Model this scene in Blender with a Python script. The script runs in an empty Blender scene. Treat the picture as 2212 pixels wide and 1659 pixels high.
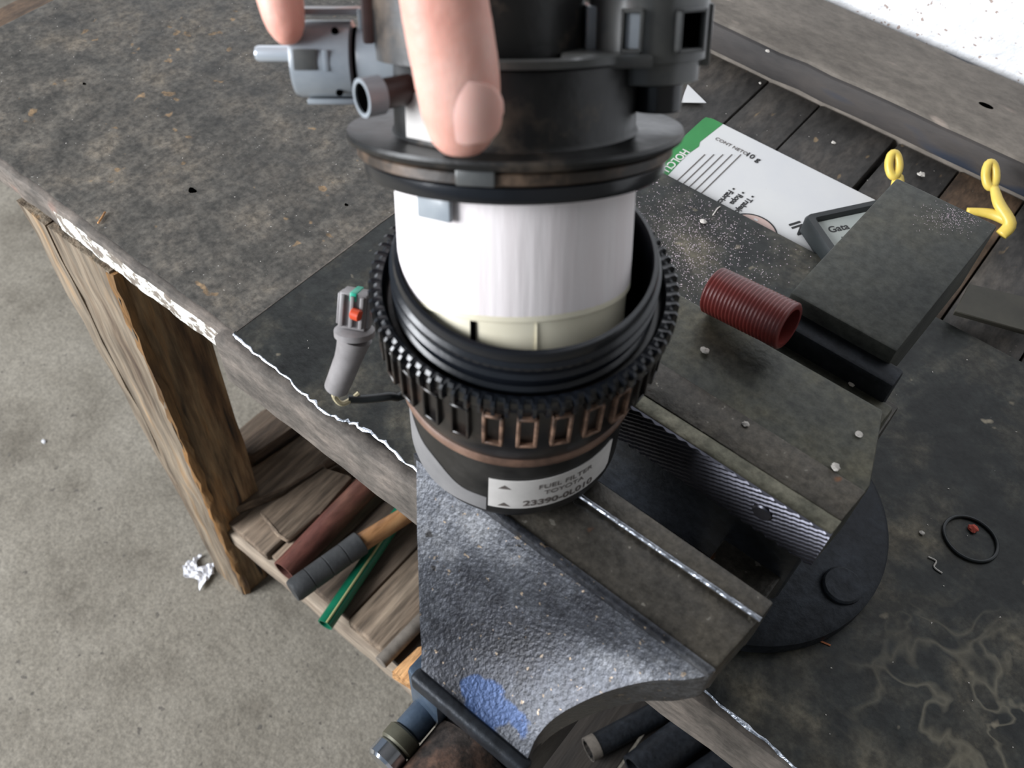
import bpy, bmesh, math, random
from mathutils import Vector, Matrix
random.seed(7)
S = bpy.context.scene
COL = S.collection
# ---------------------------------------------------------------- camera, world, light, exposure
W_, H_, F_ = 2212.0, 1659.0, 2060.0
CAM = Vector((0, 0, .47))
_d = Vector((-86, 1500, F_)).normalized()
_x = Vector((-4706, -3180, F_)).normalized()
_x = (_x - _x.dot(_d) * _d).normalized()
AX, AZ = -_x, -_d
AY = AZ.cross(AX)
def c2w(c):                       # camera-frame vector (right, down, forward) -> world
    return Vector((AX.dot(c), AY.dot(c), AZ.dot(c)))
def ray(px, py): return c2w(Vector((px - W_ / 2, py - H_ / 2, F_)))
def at(px, py, z):
    r = ray(px, py); return CAM + r * ((z - CAM.z) / r.z)
def dep(px, py, d):
    return CAM + ray(px, py) * (d / F_)
cd = bpy.data.cameras.new('camera'); cam = bpy.data.objects.new('camera', cd); COL.objects.link(cam)
R = Matrix([c2w(Vector((1, 0, 0))), c2w(Vector((0, -1, 0))), c2w(Vector((0, 0, -1)))]).transposed()
cam.matrix_world = Matrix.Translation(CAM) @ R.to_4x4()
cd.sensor_width = 36; cd.lens = F_ / W_ * 36; cd.clip_start = .01
cd.dof.use_dof = True; cd.dof.focus_distance = .5; cd.dof.aperture_fstop = 17
S.camera = cam
wd = bpy.data.worlds.new('world'); S.world = wd; wd.use_nodes = True
wb = wd.node_tree.nodes['Background']; wb.inputs[0].default_value = (.74, .86, 1, 1); wb.inputs[1].default_value = .25
ld = bpy.data.lights.new('doorway_daylight', 'AREA'); lo = bpy.data.objects.new('doorway_daylight', ld); COL.objects.link(lo)
ld.shape = 'RECTANGLE'; ld.size = 1.3; ld.size_y = 1.3; ld.energy = 106; ld.color = (.93, .96, 1)
lo.location = (-1.36, -1.42, .78)
lo.rotation_euler = (Vector((-.1, .2, .1)) - lo.location).to_track_quat('-Z', 'Y').to_euler()
S.view_settings.view_transform = 'Standard'; S.view_settings.look = 'None'
S.view_settings.gamma = 1; S.view_settings.exposure = 0; S.view_settings.use_curve_mapping = False

# ---------------------------------------------------------------- materials
def lin(c):
    f = lambda v: v / 12.92 if v <= .04045 else ((v + .055) / 1.055) ** 2.4
    return (f(c[0] / 255), f(c[1] / 255), f(c[2] / 255), 1)
def mat(name, cols, scale=40, rough=.6, metal=0, bump=0, bscale=None, vec=(1, 1, 1), specks=None, detail=8,
        rvar=0, coat=0, stops=None, bdist=.001, sss=0):
    m = bpy.data.materials.new(name); m.use_nodes = True
    nt = m.node_tree; N = nt.nodes; L = nt.links; b = N['Principled BSDF']
    tc = N.new('ShaderNodeTexCoord'); mp = N.new('ShaderNodeMapping'); mp.inputs['Scale'].default_value = vec
    L.new(tc.outputs['Object'], mp.inputs[0])
    out = None
    if len(cols) > 1:
        n = N.new('ShaderNodeTexNoise'); n.inputs['Scale'].default_value = scale; n.inputs['Detail'].default_value = detail
        n.inputs['Roughness'].default_value = .65
        L.new(mp.outputs[0], n.inputs['Vector'])
        r = N.new('ShaderNodeValToRGB'); L.new(n.outputs['Fac'], r.inputs[0])
        k = len(cols)
        st = stops or [.32 + .36 * i / (k - 1) for i in range(k)]
        r.color_ramp.elements[0].position = st[0]; r.color_ramp.elements[1].position = st[-1]
        for p in st[1:-1]: r.color_ramp.elements.new(p)
        for e, c in zip(r.color_ramp.elements, cols): e.color = lin(c)
        out = r.outputs[0]
        if rvar:
            mr = N.new('ShaderNodeMapRange'); L.new(n.outputs['Fac'], mr.inputs[0])
            mr.inputs[1].default_value = .3; mr.inputs[2].default_value = .7
            mr.inputs[3].default_value = rough - rvar; mr.inputs[4].default_value = rough + rvar
            L.new(mr.outputs[0], b.inputs['Roughness'])
    else:
        b.inputs['Base Color'].default_value = lin(cols[0])
    if specks:                     # (colour, scale, threshold)
        for (sc_c, ss, th) in specks:
            v = N.new('ShaderNodeTexNoise'); v.inputs['Scale'].default_value = ss; v.inputs['Detail'].default_value = 2
            L.new(mp.outputs[0], v.inputs['Vector'])
            g = N.new('ShaderNodeMapRange'); L.new(v.outputs['Fac'], g.inputs[0])
            g.inputs[1].default_value = th; g.inputs[2].default_value = th + .04
            mx = N.new('ShaderNodeMix'); mx.data_type = 'RGBA'
            L.new(g.outputs[0], mx.inputs[0])
            if out: L.new(out, mx.inputs[6])
            else: mx.inputs[6].default_value = lin(cols[0])
            mx.inputs[7].default_value = lin(sc_c); out = mx.outputs[2]
    if out: L.new(out, b.inputs['Base Color'])
    if not (rvar and len(cols) > 1): b.inputs['Roughness'].default_value = rough
    b.inputs['Metallic'].default_value = metal
    if coat: b.inputs['Coat Weight'].default_value = coat; b.inputs['Coat Roughness'].default_value = .15
    if sss:
        b.inputs['Subsurface Weight'].default_value = sss
        b.inputs['Subsurface Radius'].default_value = (1, .35, .2); b.inputs['Subsurface Scale'].default_value = .006
    if bump:
        n2 = N.new('ShaderNodeTexNoise'); n2.inputs['Scale'].default_value = bscale or scale * 2; n2.inputs['Detail'].default_value = 6
        L.new(mp.outputs[0], n2.inputs['Vector'])
        bp = N.new('ShaderNodeBump'); bp.inputs['Strength'].default_value = bump; bp.inputs['Distance'].default_value = bdist
        L.new(n2.outputs['Fac'], bp.inputs['Height']); L.new(bp.outputs[0], b.inputs['Normal'])
    return m
M = {}
M['floor'] = mat('concrete', [(104, 98, 88), (128, 122, 111), (140, 134, 123)], 9, .9, bump=.6, bscale=140, bdist=.002,
                 specks=[((96, 91, 84), 90, .69)])
M['wall'] = mat('white_stucco', [(228, 229, 232), (246, 246, 247)], 40, .9, bump=.8, bscale=120, bdist=.003,
                specks=[((176, 158, 150), 170, .64)])
M['blockgrey'] = mat('light_block_grey', [(96, 94, 90), (112, 110, 106)], 4, .95)
M['board'] = mat('oily_board', [(48, 46, 42), (66, 63, 58), (80, 75, 68), (96, 88, 77)], 26, .62, bump=.7, bscale=120, rvar=.12,
                 specks=[((112, 92, 68), 70, .69), ((150, 147, 142), 420, .74)])
M['plank'] = mat('oily_plank', [(38, 36, 34), (60, 57, 54), (84, 77, 70)], 16, .6, bump=.8, bscale=90, vec=(1.5, .5, 1), rvar=.1,
                 specks=[((118, 100, 76), 80, .7)])
M['plank2'] = mat('brown_plank', [(52, 42, 34), (84, 66, 50), (106, 84, 64)], 16, .65, bump=.8, bscale=90, vec=(1.5, .4, 1))
M['edge'] = mat('worn_edge', [(62, 57, 53), (88, 82, 76), (104, 96, 89), (122, 112, 103)], 30, .75, bump=.8, bscale=120,
                specks=[((124, 104, 94), 30, .68)])
M['paint'] = mat('white_paint', [(122, 112, 102), (140, 132, 122), (222, 220, 212), (236, 234, 228)], 110, .8, bump=.9, bscale=250, vec=(.7, 1, 1),
                 stops=[.42, .475, .50, .7])
M['rail'] = mat('grey_beam', [(78, 72, 66), (110, 103, 95), (124, 116, 107)], 9, .8, bump=.6, bscale=70, vec=(.5, 1.5, 1.5),
                specks=[((140, 128, 118), 30, .66), ((58, 60, 66), 18, .66)])
M['grime'] = mat('blue_black_grime', [(44, 42, 42), (66, 62, 60), (80, 74, 70)], 14, .75, bump=.6, bscale=70, vec=(.5, 1.5, 1.5), specks=[((50, 56, 68), 14, .6)])
M['leg'] = mat('rough_timber', [(66, 48, 32), (112, 84, 56), (138, 114, 84), (172, 128, 80)], 24, .8, bump=1, bscale=70, vec=(2.2, 2.2, .16), bdist=.003,
               specks=[((40, 30, 22), 30, .67)])
M['legface'] = mat('weathered_timber', [(70, 54, 42), (108, 94, 78), (126, 114, 98), (142, 114, 82)], 22, .8, bump=1, bscale=60, vec=(2.2, 2.2, .16), bdist=.003)
M['shelf'] = mat('dusty_wood', [(78, 66, 54), (122, 106, 90), (146, 130, 112)], 20, .85, bump=.8, bscale=80, vec=(2.5, .25, 2), bdist=.002,
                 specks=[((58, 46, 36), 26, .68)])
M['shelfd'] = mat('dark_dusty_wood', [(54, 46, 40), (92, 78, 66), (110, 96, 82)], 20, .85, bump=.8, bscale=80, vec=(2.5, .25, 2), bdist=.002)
M['shelfk'] = mat('shaded_shelf_wood', [(22, 19, 17), (38, 33, 29), (50, 44, 38)], 20, .85, bump=.8, bscale=80, vec=(2.5, .25, 2), bdist=.002)  # near-black tone paints in the shade on shelf boards under the vise
M['shelfe'] = mat('pale_wood_edge', [(116, 100, 86), (150, 136, 120), (162, 148, 132)], 20, .85, bump=.6, bscale=80, vec=(.4, 2, 2))
M['raw'] = mat('raw_broken_wood', [(120, 82, 50), (196, 146, 96), (214, 168, 118)], 60, .85, bump=1, bscale=140, vec=(2, .3, 2), bdist=.003)
M['steel'] = mat('oily_steel_plate', [(16, 18, 17), (34, 36, 34), (62, 60, 53), (102, 95, 80)], 18, .44, .35, bump=.5, bscale=120, rvar=.14,
                 stops=[.34, .48, .58, .72], specks=[((120, 112, 96), 60, .7)])
M['cut'] = mat('bright_cut_steel', [(120, 124, 132), (200, 205, 214)], 120, .28, .9, bump=1, bscale=260)
M['iron'] = mat('blue_grey_iron', [(26, 26, 29), (42, 43, 48), (62, 64, 69), (96, 97, 100)], 22, .36, .55, bump=.45, bscale=650, rvar=.1, bdist=.0006,
                specks=[((122, 108, 92), 380, .68), ((24, 22, 22), 130, .71)])
M['irondark'] = mat('dark_iron', [(26, 28, 32), (44, 48, 54)], 30, .5, .5, bump=.5, bscale=200)
M['irontop'] = mat('worn_jaw_top', [(48, 46, 42), (72, 68, 62), (88, 82, 72)], 22, .42, .5, bump=.4, bscale=260, rvar=.1,
                   specks=[((110, 70, 40), 60, .72), ((110, 106, 98), 300, .7)])
M['jawtop'] = mat('greenish_worn_jaw', [(48, 50, 48), (70, 70, 62), (94, 90, 74)], 20, .45, .45, bump=.4, bscale=200, rvar=.1,
                  specks=[((140, 84, 48), 50, .73)])
M['insert'] = mat('hardened_jaw_plate', [(64, 64, 56), (90, 88, 76), (112, 108, 94)], 40, .35, .7, bump=.4, bscale=200)
M['serr'] = mat('serrated_steel', [(50, 50, 56), (84, 84, 92)], 40, .32, .8)
M['anvil'] = mat('anvil_steel', [(50, 52, 50), (70, 71, 66), (84, 82, 72)], 18, .55, .4, bump=.4, bscale=160, rvar=.08)
M['rust'] = mat('rusty_screw', [(34, 30, 28), (54, 47, 43), (86, 64, 52)], 40, .55, .4, bump=.7, bscale=150)
M['bluecast'] = mat('blue_casting', [(58, 72, 88), (92, 106, 122)], 60, .35, .4, bump=.3, bscale=200)
M['chrome'] = mat('bright_steel', [(205, 210, 220)], rough=.14, metal=1)
M['spig'] = mat('pale_metal', [(196, 204, 212)], rough=.22, metal=.35)
M['splint'] = mat('weathered_splinter', [(70, 50, 32), (120, 90, 56), (168, 122, 72)], 50, .85, bump=1, bscale=120, vec=(1, 1, .15), bdist=.003)
M['olive'] = mat('olive_steel', [(74, 72, 60), (92, 90, 76)], 80, .45, .4)
M['blk'] = mat('black_plastic', [(14, 17, 22), (24, 27, 33)], 30, .26, bump=.15, bscale=150, coat=.3)
M['blkdust'] = mat('dusty_black_plastic', [(12, 13, 14), (26, 25, 24), (92, 80, 68)], 38, .4, bump=.3, bscale=150, rvar=.12, stops=[.4, .55, .72])
M['blktan'] = mat('muddy_black_plastic', [(24, 22, 21), (56, 46, 38), (124, 102, 84)], 45, .42, bump=.3, bscale=120, stops=[.38, .5, .68])
M['liptan'] = mat('dusty_brown_plastic', [(60, 46, 38), (112, 86, 72), (138, 110, 94)], 40, .45)
M['nut'] = mat('ribbed_black_nut', [(16, 14, 14), (28, 24, 23), (58, 44, 36)], 60, .34, bump=.2, bscale=200, stops=[.4, .55, .72], coat=.2)
M['nutdust'] = mat('brown_dusted_rib', [(48, 36, 30), (112, 86, 70), (158, 126, 106)], 200, .55)
M['can'] = mat('grey_canister', [(20, 20, 20), (32, 31, 30), (50, 48, 46)], 30, .42, .1, bump=.15, bscale=200, rvar=.1)
M['haze'] = mat('wiped_grey_film', [(112, 111, 112), (134, 132, 132)], 40, .55)
M['label'] = mat('white_label', [(206, 202, 198), (224, 220, 216)], 80, .5)
M['ink'] = mat('faded_ink', [(96, 88, 84)], rough=.6)
M['inkblk'] = mat('black_ink', [(26, 26, 26)], rough=.6)
M['paper'] = mat('filter_paper', [(236, 226, 226), (246, 240, 240)], 40, .8, bump=.3, bscale=60, vec=(3, 3, .3))
M['cream'] = mat('cream_plastic', [(216, 208, 184), (230, 224, 204)], 30, .45)
M['grey'] = mat('grey_plastic', [(128, 136, 144), (152, 158, 163)], 60, .3, coat=.3)
M['greyd'] = mat('dark_grey_plastic', [(66, 68, 70), (96, 96, 92)], 60, .34, coat=.2)
M['greyconn'] = mat('pale_grey_plastic', [(122, 118, 118), (152, 148, 148)], 60, .4)
M['hosebr'] = mat('brown_hose_body', [(44, 30, 28), (66, 46, 42)], 60, .4)
M['inside'] = mat('black_bore', [(6, 6, 7)], rough=.8)
M['inside'].node_tree.nodes['Principled BSDF'].inputs['Specular IOR Level'].default_value = 0
M['inside'].node_tree.nodes['Principled BSDF'].inputs['Base Color'].default_value = (.0006, .0006, .0006, 1)
M['skin'] = mat('skin', [(220, 156, 140), (236, 178, 162), (244, 196, 182)], 45, .42, bump=.25, bscale=420, sss=.25, bdist=.0006, stops=[.3, .5, .7])
M['nail'] = mat('nail', [(250, 180, 168), (252, 192, 180)], 60, .38, sss=.3)
M['red'] = mat('dark_red_plastic', [(92, 34, 32), (122, 46, 40)], 30, .38, coat=.2)
M['maroon'] = mat('maroon_pipe', [(70, 40, 34), (98, 58, 50), (124, 84, 70)], 22, .55, bump=.3, bscale=100, vec=(1, .4, 1))
M['grip'] = mat('black_rubber_grip', [(44, 46, 48), (66, 67, 68)], 40, .6, bump=.3, bscale=200)
M['handle'] = mat('ash_handle', [(112, 76, 46), (160, 116, 76), (176, 134, 92)], 40, .5, vec=(3, .4, 3), bump=.2)
M['green'] = mat('green_plastic', [(8, 90, 66), (20, 112, 82)], 40, .35)
M['stripe'] = mat('cream_stripe', [(170, 168, 120)], rough=.5)
M['cardw'] = mat('white_card', [(206, 206, 208), (218, 217, 214)], 8, .45)
M['cardg'] = mat('green_print', [(28, 124, 56), (34, 134, 62)], 30, .45)
M['cardp'] = mat('pink_print', [(206, 178, 168)], rough=.5)
M['rubber'] = mat('black_rubber', [(22, 26, 27), (36, 40, 41)], 40, .4)
M['screen'] = mat('grey_panel', [(150, 156, 152), (162, 166, 160)], 20, .5)
M['yellow'] = mat('yellow_plastic', [(214, 184, 78), (228, 202, 104)], 60, .4, sss=.1)
M['bar'] = mat('dull_flat_bar', [(62, 60, 54), (78, 75, 66)], 30, .5, .5)
M['crumb'] = mat('pale_crumb', [(176, 170, 162), (214, 208, 200)], 200, .9)
M['crumbr'] = mat('red_crumb', [(160, 62, 50), (188, 88, 70)], 200, .8)
M['crumbo'] = mat('orange_crumb', [(170, 96, 58), (196, 128, 88)], 200, .8)
M['filings'] = mat('bright_filings', [(190, 168, 178), (220, 206, 210)], 300, .35, .4)
M['litter'] = mat('crumpled_white', [(210, 210, 214), (236, 236, 240)], 100, .5)
M['wirew'] = mat('cream_wire', [(196, 184, 150)], rough=.5)
M['teal'] = mat('teal_clip', [(40, 170, 140)], rough=.4)
M['orange'] = mat('orange_seal', [(206, 74, 40)], rough=.4)

def grain(key, scale, amt, vec=(1, 1, 1), detail=3, rough=.7):
    nt = M[key].node_tree; N = nt.nodes; L = nt.links; b = N['Principled BSDF']
    src = b.inputs['Base Color'].links[0].from_socket
    tc = N.new('ShaderNodeTexCoord'); mp = N.new('ShaderNodeMapping'); mp.inputs['Scale'].default_value = vec
    n = N.new('ShaderNodeTexNoise'); n.inputs['Scale'].default_value = scale; n.inputs['Detail'].default_value = detail; n.inputs['Roughness'].default_value = rough
    mr = N.new('ShaderNodeMapRange'); mr.inputs[1].default_value = .35; mr.inputs[2].default_value = .65
    mr.inputs[3].default_value = 1 - amt; mr.inputs[4].default_value = 1 + amt
    vm = N.new('ShaderNodeVectorMath'); vm.operation = 'SCALE'
    L.new(tc.outputs['Object'], mp.inputs[0]); L.new(mp.outputs[0], n.inputs['Vector']); L.new(n.outputs['Fac'], mr.inputs[0])
    L.new(src, vm.inputs[0]); L.new(mr.outputs[0], vm.inputs['Scale']); L.new(vm.outputs[0], b.inputs['Base Color'])
grain('floor', 260, .22); grain('board', 220, .45); grain('board', 70, .25, (1, .35, 1)); grain('plank', 200, .4, (1, .4, 1)); grain('plank2', 200, .4, (1, .4, 1))
grain('edge', 160, .3, (.4, 1, 1)); grain('rail', 130, .18, (.6, 1, 1)); grain('paint', 60, .12); grain('leg', 120, .45, (1, 1, .08)); grain('legface', 120, .4, (1, 1, .08))
grain('shelf', 120, .4, (1, .1, 1)); grain('shelfd', 120, .4, (1, .1, 1)); grain('shelfe', 120, .3, (.1, 1, 1)); grain('raw', 160, .35, (1, .2, 1))
grain('steel', 150, .4); grain('steel', 45, .3); grain('iron', 420, .4); grain('irontop', 300, .3); grain('jawtop', 260, .3); grain('anvil', 240, .25); grain('insert', 200, .3)
grain('maroon', 140, .3, (1, .2, 1)); grain('rust', 160, .4); grain('can', 90, .2); grain('irondark', 200, .3)
# pale smears dried on the far right of the plate
nt = M['steel'].node_tree; N = nt.nodes; L = nt.links; b = N['Principled BSDF']
src = b.inputs['Base Color'].links[0].from_socket
tc = N.new('ShaderNodeTexCoord')
nz = N.new('ShaderNodeTexNoise'); nz.inputs['Scale'].default_value = 30; nz.inputs['Detail'].default_value = 2.5; nz.inputs['Distortion'].default_value = .6
rg = N.new('ShaderNodeValToRGB'); rg.color_ramp.elements[0].position = .455; rg.color_ramp.elements[0].color = (0, 0, 0, 1)
rg.color_ramp.elements[1].position = .5; rg.color_ramp.elements[1].color = (1, 1, 1, 1); e = rg.color_ramp.elements.new(.535); e.color = (0, 0, 0, 1)
L.new(tc.outputs['Object'], nz.inputs['Vector']); L.new(nz.outputs['Fac'], rg.inputs[0])
vd = N.new('ShaderNodeVectorMath'); vd.operation = 'DISTANCE'; L.new(tc.outputs['Object'], vd.inputs[0]); vd.inputs[1].default_value = at(2120, 1570, 0) - Vector((-.05, .35, -.004))
mr = N.new('ShaderNodeMapRange'); L.new(vd.outputs['Value'], mr.inputs[0]); mr.inputs[1].default_value = .035; mr.inputs[2].default_value = .075
mr.inputs[3].default_value = .55; mr.inputs[4].default_value = 0
mu = N.new('ShaderNodeMath'); mu.operation = 'MULTIPLY'; L.new(mr.outputs[0], mu.inputs[0]); L.new(rg.outputs[0], mu.inputs[1])
mx = N.new('ShaderNodeMix'); mx.data_type = 'RGBA'; L.new(mu.outputs[0], mx.inputs[0]); L.new(src, mx.inputs[6]); mx.inputs[7].default_value = lin((120, 114, 98))
L.new(mx.outputs[2], b.inputs['Base Color'])
# chipped blue paint low on the moving jaw
grey_ = None
nt = M['iron'].node_tree; N = nt.nodes; L = nt.links; b = N['Principled BSDF']
src = b.inputs['Base Color'].links[0].from_socket
tc = N.new('ShaderNodeTexCoord'); nz = N.new('ShaderNodeTexNoise'); nz.inputs['Scale'].default_value = 60; L.new(tc.outputs['Object'], nz.inputs['Vector'])
BLUE = at(1060, 1520, .105)
vd = N.new('ShaderNodeVectorMath'); vd.operation = 'DISTANCE'
mpb = N.new('ShaderNodeMapping'); mpb.inputs['Scale'].default_value = (.62, 1.25, 1.25); L.new(tc.outputs['Object'], mpb.inputs[0]); L.new(mpb.outputs[0], vd.inputs[0])
nz.inputs['Scale'].default_value = 85; nz.inputs['Detail'].default_value = 5
ad = N.new('ShaderNodeMath'); ad.operation = 'MULTIPLY_ADD'; L.new(nz.outputs['Fac'], ad.inputs[0]); ad.inputs[1].default_value = .042; L.new(vd.outputs['Value'], ad.inputs[2])
cmpn = N.new('ShaderNodeMapRange'); L.new(ad.outputs[0], cmpn.inputs[0]); cmpn.inputs[1].default_value = .0315; cmpn.inputs[2].default_value = .0285
cmpn.inputs[3].default_value = 0; cmpn.inputs[4].default_value = .8
mx = N.new('ShaderNodeMix'); mx.data_type = 'RGBA'; L.new(cmpn.outputs[0], mx.inputs[0]); L.new(src, mx.inputs[6]); mx.inputs[7].default_value = lin((34, 56, 92))
L.new(mx.outputs[2], b.inputs['Base Color'])
BLUE_NODE = vd

# ---------------------------------------------------------------- mesh helpers (all in world coordinates)
def tr(bm, mtx): bmesh.ops.transform(bm, matrix=mtx, verts=bm.verts); return bm
def box(x0, x1, y0, y1, z0, z1, bev=0, seg=2, bm=None):
    b = bmesh.new()
    bmesh.ops.create_cube(b, size=1)
    for v in b.verts:
        v.co = Vector(((x0 + x1) / 2 + v.co.x * (x1 - x0), (y0 + y1) / 2 + v.co.y * (y1 - y0), (z0 + z1) / 2 + v.co.z * (z1 - z0)))
    if bev: bmesh.ops.bevel(b, geom=b.edges[:], offset=bev, segments=seg, affect='EDGES', profile=.5)
    return merge(bm, b)
def merge(bm, b):
    if bm is None: return b
    me = bpy.data.meshes.new('tmp'); b.to_mesh(me); b.free(); bm.from_mesh(me); bpy.data.meshes.remove(me); return bm
def prism(pts, z0, z1, bev=0, bm=None, dtop=(0, 0)):
    b = bmesh.new()
    lo_ = [b.verts.new((p[0], p[1], z0)) for p in pts]
    hi = [b.verts.new((p[0] + dtop[0], p[1] + dtop[1], z1)) for p in pts]
    n = len(pts)
    b.faces.new(lo_[::-1]); b.faces.new(hi)
    for i in range(n): b.faces.new((lo_[i], lo_[(i + 1) % n], hi[(i + 1) % n], hi[i]))
    bmesh.ops.recalc_face_normals(b, faces=b.faces)
    if bev: bmesh.ops.bevel(b, geom=b.edges[:], offset=bev, segments=2, affect='EDGES', profile=.5)
    return merge(bm, b)
def lathe(prof, n=64, bm=None, mtx=None, cap=True, rfun=None):
    b = bmesh.new(); rings = []
    for (r, z) in prof:
        ring = []
        for i in range(n):
            a = 2 * math.pi * i / n; rr = r if rfun is None else rfun(r, z, a)
            ring.append(b.verts.new((rr * math.cos(a), rr * math.sin(a), z)))
        rings.append(ring)
    for k in range(len(rings) - 1):
        for i in range(n):
            b.faces.new((rings[k][i], rings[k][(i + 1) % n], rings[k + 1][(i + 1) % n], rings[k + 1][i]))
    if cap: b.faces.new(rings[0][::-1]); b.faces.new(rings[-1])
    bmesh.ops.recalc_face_normals(b, faces=b.faces)
    if mtx is not None: tr(b, mtx)
    return merge(bm, b)
def ringlathe(prof, n=64, bm=None, mtx=None, rfun=None):       # closed profile (annular solid)
    return lathe(list(prof) + [prof[0]], n, bm, mtx, cap=False, rfun=rfun)
def frame_to(p, q):
    z = (q - p).normalized(); return Matrix.Translation(p) @ z.to_track_quat('Z', 'Y').to_matrix().to_4x4()
def rod(p, q, r, n=24, bm=None, r2=None, bev=0):
    p, q = Vector(p), Vector(q); l = (q - p).length; r2 = r if r2 is None else r2
    pr = [(r, 0), (r2, l)] if not bev else [(r - bev, 0), (r, bev), (r2, l - bev), (r2 - bev, l)]
    return lathe(pr, n, bm, frame_to(p, q))
def pipe(p, q, ro, ri, n=32, bm=None):
    p, q = Vector(p), Vector(q); l = (q - p).length
    return ringlathe([(ri, 0), (ro, 0), (ro, l), (ri, l)], n, bm, frame_to(p, q))
def smoothpath(pts, k=6):
    pts = [Vector(p) for p in pts]; out = []
    P = [pts[0]] + pts + [pts[-1]]
    for i in range(1, len(P) - 2):
        for j in range(k):
            t = j / k; a, b_, c, d = P[i - 1], P[i], P[i + 1], P[i + 2]
            out.append(.5 * ((2 * b_) + (c - a) * t + (2 * a - 5 * b_ + 4 * c - d) * t * t + (3 * b_ - a - 3 * c + d) * t ** 3))
    out.append(pts[-1]); return out
def tube(pts, r, n=10, bm=None, smooth=5, closed=False, radii=None, flat=1, up=None):
    if not closed: path = smoothpath(pts, smooth)
    else: path = [Vector(p) for p in pts]
    m = len(path); b = bmesh.new(); rings = []
    for i, p in enumerate(path):
        if closed: t = (path[(i + 1) % m] - path[i - 1]).normalized()
        else: t = (path[min(i + 1, m - 1)] - path[max(i - 1, 0)]).normalized()
        u = Vector(up) if up else Vector((.12, .2, 1))
        s = t.cross(u).normalized(); w = s.cross(t).normalized()
        if radii:
            f = i / (m - 1) * (len(radii) - 1); k = min(int(f), len(radii) - 2); rr = radii[k] + (radii[k + 1] - radii[k]) * (f - k)
        else: rr = r
        rings.append([b.verts.new(p + s * rr * math.cos(2 * math.pi * j / n) + w * rr * flat * math.sin(2 * math.pi * j / n)) for j in range(n)])
    for i in range(m if closed else m - 1):
        A, B = rings[i], rings[(i + 1) % m]
        for j in range(n): b.faces.new((A[j], A[(j + 1) % n], B[(j + 1) % n], B[j]))
    if not closed: b.faces.new(rings[0][::-1]); b.faces.new(rings[-1])
    bmesh.ops.recalc_face_normals(b, faces=b.faces)
    return merge(bm, b)
def text_bm(s, size, bold=False, depth=.00008):
    cu = bpy.data.curves.new('t', 'FONT'); cu.body = s; cu.size = size; cu.extrude = depth
    if bold: cu.offset = size * .02
    o = bpy.data.objects.new('t', cu); COL.objects.link(o)
    dg = bpy.context.evaluated_depsgraph_get(); me = bpy.data.meshes.new_from_object(o.evaluated_get(dg))
    b = bmesh.new(); b.from_mesh(me)
    bpy.data.objects.remove(o); bpy.data.curves.remove(cu); bpy.data.meshes.remove(me)
    return b
def jitter(bm, a):
    for v in bm.verts: v.co += Vector((random.uniform(-a, a), random.uniform(-a, a), random.uniform(-a, a)))
    return bm

WM = {}
def thing(name, loc, label, cat, group=None, mtx=None):
    o = bpy.data.objects.new(name, None); COL.objects.link(o); o.empty_display_size = .02
    m = mtx if mtx is not None else Matrix.Translation(Vector(loc))
    o.matrix_world = m; WM[o.name] = m.copy()
    o['label'] = label; o['category'] = cat
    if group: o['group'] = group
    return o
def part(name, bm, m, parent=None, smooth=None, label=None, kind=None, cat=None, group=None):
    me = bpy.data.meshes.new(name)
    o = bpy.data.objects.new(name, me); COL.objects.link(o)
    if parent is not None:
        w = WM[parent.name]; WM[o.name] = w.copy()
        tr(bm, w.inverted()); o.parent = parent
    else:
        xs = [v.co for v in bm.verts]
        c = Vector(((min(v.x for v in xs) + max(v.x for v in xs)) / 2, (min(v.y for v in xs) + max(v.y for v in xs)) / 2, min(v.z for v in xs)))
        if kind == 'structure' or name in ('tabletop',): c = Vector((0, 0, 0))
        tr(bm, Matrix.Translation(-c)); o.location = c; WM[o.name] = Matrix.Translation(c)
    bm.to_mesh(me); bm.free()
    me.materials.append(M[m])
    ang = 40 if smooth is None else smooth
    if ang:
        me.polygons.foreach_set('use_smooth', [True] * len(me.polygons))
        me.set_sharp_from_angle(angle=math.radians(ang))
    if label: o['label'] = label
    if kind: o['kind'] = kind
    if cat: o['category'] = cat
    if group: o['group'] = group
    return o
def top(name, bm, m, label, cat, group=None, smooth=None, kind=None):
    return part(name, bm, m, None, smooth, label, kind, cat, group)

# ---------------------------------------------------------------- setting
part('floor', box(-3, 2, -2.5, .78, -.66, -.61), 'floor', kind='structure')
part('wall_back', box(-3, 2, .752, .85, -.61, 2.3), 'wall', kind='structure')
part('light_block_right', box(1.5, 1.6, -2.5, .752, -.61, 2.3), 'blockgrey', kind='structure')  # unseen panel added to keep world light off the right side
part('light_block_top', box(-3, 1.6, -.9, .85, 2.3, 2.4), 'blockgrey', kind='structure')  # unseen slab added to block sky light from above

# ---------------------------------------------------------------- workbench
bench = thing('workbench', (-.3, .42, -.61), 'old timber workbench with oily dark top, rough wooden legs and low shelf', 'workbench')
def slab(x0, x1, y0, y1, z0, z1, nx, ny, amp, bev=.002):
    b = box(x0, x1, y0, y1, z0, z1, bev)
    bmesh.ops.subdivide_edges(b, edges=[e for e in b.edges if abs(e.verts[0].co.x - e.verts[1].co.x) > .05], cuts=nx, use_grid_fill=True)
    for v in b.verts:
        if v.co.y < y0 + .02:
            v.co.y += amp * .3 * math.sin(v.co.x * 31) + amp * .35 * math.sin(v.co.x * 143 + 1) + amp * .25 * math.sin(v.co.x * 377)
            v.co.z += .25 * amp * math.sin(v.co.x * 83)
    return b
top1 = part('board', slab(-.755, -.303, .196, .655, -.031, -.004, 40, 1, .0012, .004), 'board', bench)
part('worn_edge', slab(-.753, -.358, .1925, .2015, -.030, -.0046, 40, 1, .0012, .0036), 'edge', top1, label='worn grey rounded front edge')
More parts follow.
